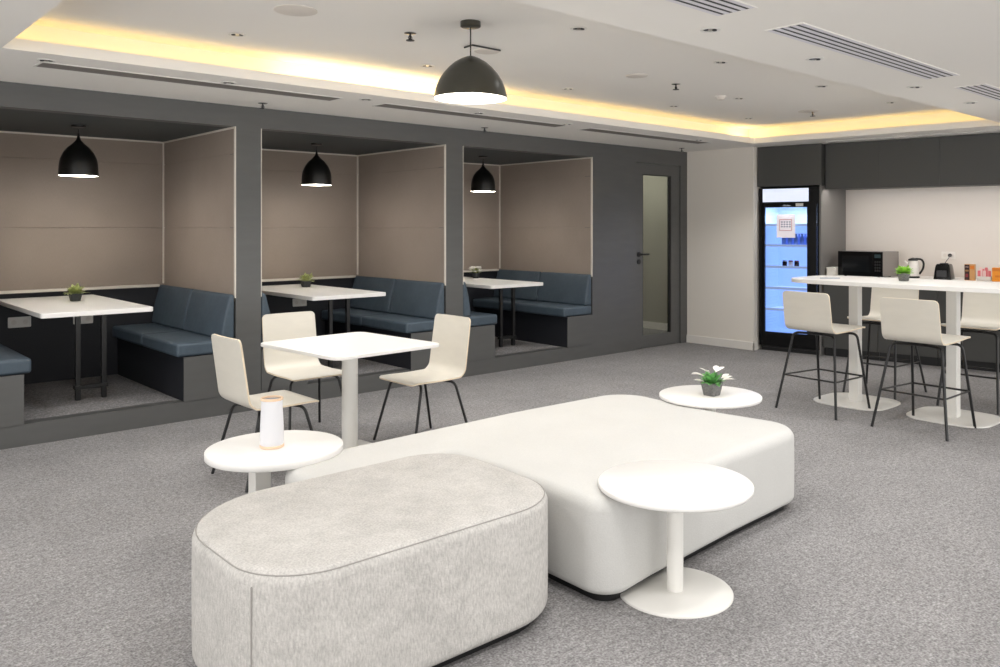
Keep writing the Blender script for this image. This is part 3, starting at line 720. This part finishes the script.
# ------------------------------------------------------------------ round side tables
def side_table(lab, x_, y_, H, R, square=False, Rb=.235, th=.022):
    t = thing('side_table', lab, 'side table', (x_, y_, 0), 0, 'round white side tables')
    obj('tabletop', lathe(BM(), [(R-.004, H-th), (R, H-th+.004), (R, H-.003), (R-.003, H)], 72), tabletop, t, smooth=True, angle=50)
    if square:
        b = obj('post', bx(BM(), -.04, .04, -.04, .04, .01, H-th-.003), white_metal, t, bevel=.004, loc=(-.055, .048, 0))
    else: obj('post', lathe(BM(), [(.034, .01), (.034, H-.025)], 32), white_metal, t, smooth=True)
    obj('base_plate', lathe(BM(), [(Rb, 0), (Rb, .008), (Rb-.004, .012)], 64), white_metal, t, smooth=True, angle=50)
    obj('support_plate', lathe(BM(), [(.09, H-th-.006), (.09, H-th)], 32), white_metal, t)
    return t
side_table('round white side table overlapping the near side of the white ottoman', 2.727, 2.09, .455, .316)
side_table('round white side table with the small potted plant by the right of the ottoman', 4.31, 3.03, .455, .316)
side_table('round white side table with the frosted vase at the left', 1.772, 3.735, .455, .316, True, th=.034)

# ------------------------------------------------------------------ ottomans
def pouf(name, lab, outline, ztop, r_top, r_bot, z0, m, crown=.006):
    pts = resample(outline, .035)
    A = sum(pts[i][0]*pts[(i+1) % len(pts)][1] - pts[(i+1) % len(pts)][0]*pts[i][1] for i in range(len(pts)))
    if A < 0: pts = pts[::-1]
    t = thing(name, lab, 'ottoman', (sum(p[0] for p in pts)/len(pts), sum(p[1] for p in pts)/len(pts), 0))
    cx, cy = t.location.x, t.location.y
    pts = [(p[0]-cx, p[1]-cy) for p in pts]
    rings = []
    for k in range(7):
        a = PI/2*k/6; rings.append((r_bot*(1-math.sin(a)), z0 + r_bot*(1-math.cos(a))))
    for k in range(1, 4): rings.append((-.001*math.sin(PI*k/4), z0+r_bot + (ztop-r_top-z0-r_bot)*k/4))
    for k in range(9):
        a = PI/2*k/8; rings.append((r_top*(1-math.cos(a)), ztop - r_top + r_top*math.sin(a)))
    rings.append((r_top+.03, ztop+crown*.6))
    R3 = [[(q[0], q[1], z_) for q in inset(pts, d_)] for d_, z_ in rings]
    obj('upholstery', loft(BM(), R3), m, t, smooth=True, angle=70)
    obj('shade_plinth', prism(BM(), inset(pts, r_bot+.015), 0.0, z0+.004), blackm, t)  # black block put in as the shade in the gap beneath
    return t, pts
g, gp = pouf('grey_ottoman', 'light grey oblong ottoman in the foreground', rpoly([(1.025, 2.235, .25), (2.285, 2.22, .30), (2.335, 3.12, .24), (1.03, 3.12, .41)], 12), .478, .045, .035, .032, fab_g)
# seam round the top edge and one vertical seam
sp_ = inset(gp, .0125); obj('seam', tube(BM(), [(p[0], p[1], .4653) for p in sp_ + [sp_[0]]], .0022, 5), seam_m, g, smooth=True)
obj('seam', tube(BM(), [(1.0500-g.location.x, 2.372-g.location.y, z_) for z_ in (.07, .2, .3, .43)], .0024, 5), seam_m, g)
big = rpoly([(1.68, 3.60, .33), (1.68, 3.19, .10), (2.42, 3.19, .06), (2.375, 2.145, .12), (2.72, 2.185, .4), (3.4, 2.235, .5), (4.14, 2.265, .20), (4.07, 2.85, 1.0), (4.14, 3.60, .24), (3.2, 3.64, 2)], 12)
pouf('white_ottoman', 'large off-white ottoman with a cut-out where the grey one stands', big, .425, .055, .035, .036, fab_w)

# ------------------------------------------------------------------ vase and plants
v = thing('frosted_vase', 'tall frosted white vase with peach bands on the side table', 'vase', (1.755, 3.735, .455))
obj('glass_body', lathe(BM(), [(.052, .012), (.055, .02), (.054, .1), (.049, .2), (.050, .225)], 40, caps=(True, False)), frost, v, smooth=True)
obj('base_ring', lathe(BM(), [(.052, 0), (.056, .003), (.056, .010), (.053, .013)], 40), peach, v, smooth=True)
obj('rim_ring', lathe(BM(), [(.050, .224), (.052, .226), (.052, .234), (.049, .236), (.045, .234), (.045, .226)], 40, caps=(False, False)), peach, v, smooth=True)
def leaf(bm, base, d, L, wd, droop=.3, mi=0):
    d = Vector(d).normalized(); side = d.cross(Vector((0, 0, 1)))
    side = side.normalized() if side.length > .01 else Vector((1, 0, 0)); up = side.cross(d).normalized()
    base = Vector(base); prev = None
    for k, (t_, w_) in enumerate(((0, .12), (.25, .75), (.55, 1), (.8, .7), (1, .05))):
        c_ = base + d*L*t_ - Vector((0, 0, 1))*droop*L*t_*t_
        a = bm.verts.new(c_ - side*wd*w_/2 + up*.1*wd*w_); m_ = bm.verts.new(c_); b = bm.verts.new(c_ + side*wd*w_/2 + up*.1*wd*w_)
        if prev: bm.faces.new((prev[0], prev[1], m_, a)).material_index = mi; bm.faces.new((prev[1], prev[2], b, m_)).material_index = mi
        prev = (a, m_, b)
def plant(name, lab, loc, potr, poth, potm, leafm, n, L, wd, spread, square=False, flowers=0, rs=1):
    wd *= 1.25
    random.seed(rs)
    t = thing(name, lab, 'plant', loc)
    if square:
        bm = BM(); k = .72
        loft(bm, [[(x_*s_, y_*s_, z_) for x_, y_ in rrect(-potr, potr, -potr, potr, potr*.12, 2)] for s_, z_ in ((k, 0), (1, poth), (.88, poth), (.86, poth*.88))])
        obj('pot', bm, potm, t)
    else: obj('pot', lathe(BM(), [(potr*.72, 0), (potr*.8, .003), (potr, poth*.95), (potr, poth), (potr*.88, poth), (potr*.86, poth*.88)], 28), potm, t, smooth=True)
    obj('soil', lathe(BM(), [(potr*.8, poth*.85), (potr*.8, poth*.9)], 20), soil, t)
    bm = BM()
    for k in range(n):
        a = random.uniform(0, 2*PI); e = random.uniform(.15, 1.45)
        d_ = (math.cos(a)*math.cos(e)*spread, math.sin(a)*math.cos(e)*spread, math.sin(e))
        r0 = random.uniform(0, potr*.6)
        b0_ = (math.cos(a)*r0, math.sin(a)*r0, poth*.9)
        leaf(bm, b0_, d_, L*random.uniform(.6, 1.1), wd*random.uniform(.7, 1.1), random.uniform(.05, .35))
    obj('foliage', bm, leafm, t, smooth=True)
    for k in range(flowers):
        a = 2*PI*k/flowers + random.uniform(-.3, .3); e = random.uniform(.2, 1.2); rr = L*random.uniform(.7, 1.0)
        p = Vector((math.cos(a)*math.cos(e)*rr, math.sin(a)*math.cos(e)*rr, poth + math.sin(e)*rr*.8))
        bm = BM()
        for q in range(5):
            b_ = 2*PI*q/5; leaf(bm, p, (math.cos(b_), math.sin(b_), .6), L*.5, L*.42, .15)
        obj('flower', bm, petal, t, smooth=True)
    return t
TT = .9
plant('potted_plant', 'small olive-leaved plant in a black pot on the first booth table', (1.84, 7.52, TT), .044, .062, pot_m, leaf_o, 80, .10, .026, 1.0, True, rs=3)
plant('potted_plant', 'small olive-leaved plant in a black pot on the middle booth table', (3.97, 7.68, TT), .044, .062, pot_m, leaf_o, 80, .10, .026, 1.0, True, rs=5)
plant('flower_pot', 'white flowers in a black pot on the third booth table', (6.15, 7.66, TT), .046, .062, pot_m, leaf_o, 20, .09, .022, 1.0, False, flowers=18, rs=8)
plant('potted_plant', 'bushy bright green plant in a grey pot on the high table', (6.85, 2.90, 1.06), .048, .068, pot_g, leaf_l, 120, .075, .036, 1.1, False, rs=9)
plant('flower_pot', 'green plant with white petals in a small square grey pot on the side table', (4.30, 3.01, .455), .052, .082, pot_g, leaf_g, 70, .09, .028, 1.0, True, flowers=0, rs=11)
fp = [o for o in C.objects if o.name.startswith('flower_pot') and abs(o.location.x-4.30) < .01][0]
for dx, dy, dz in ((-.075, .06, .0), (-.05, .0, .02), (.12, -.05, -.02), (.06, -.01, .02), (-.055, .045, -.045), (.09, -.08, -.03)):
    bm = BM(); leaf(bm, (dx*.5, dy*.5, .12+dz), (dx, dy, .03), .09, .045, .15); leaf(bm, (dx*.6, dy*.6, .125+dz), (dx, dy+.05, .04), .07, .04, .1)
    obj('petal', bm, petal, fp, smooth=True)
tag(obj('pen', tube(BM(), [(6.62, 3.52, 1.066), (6.74, 3.40, 1.066)], .004, 8), pen_m), 'thin blue-grey pen on the far left of the high table', 'pen')
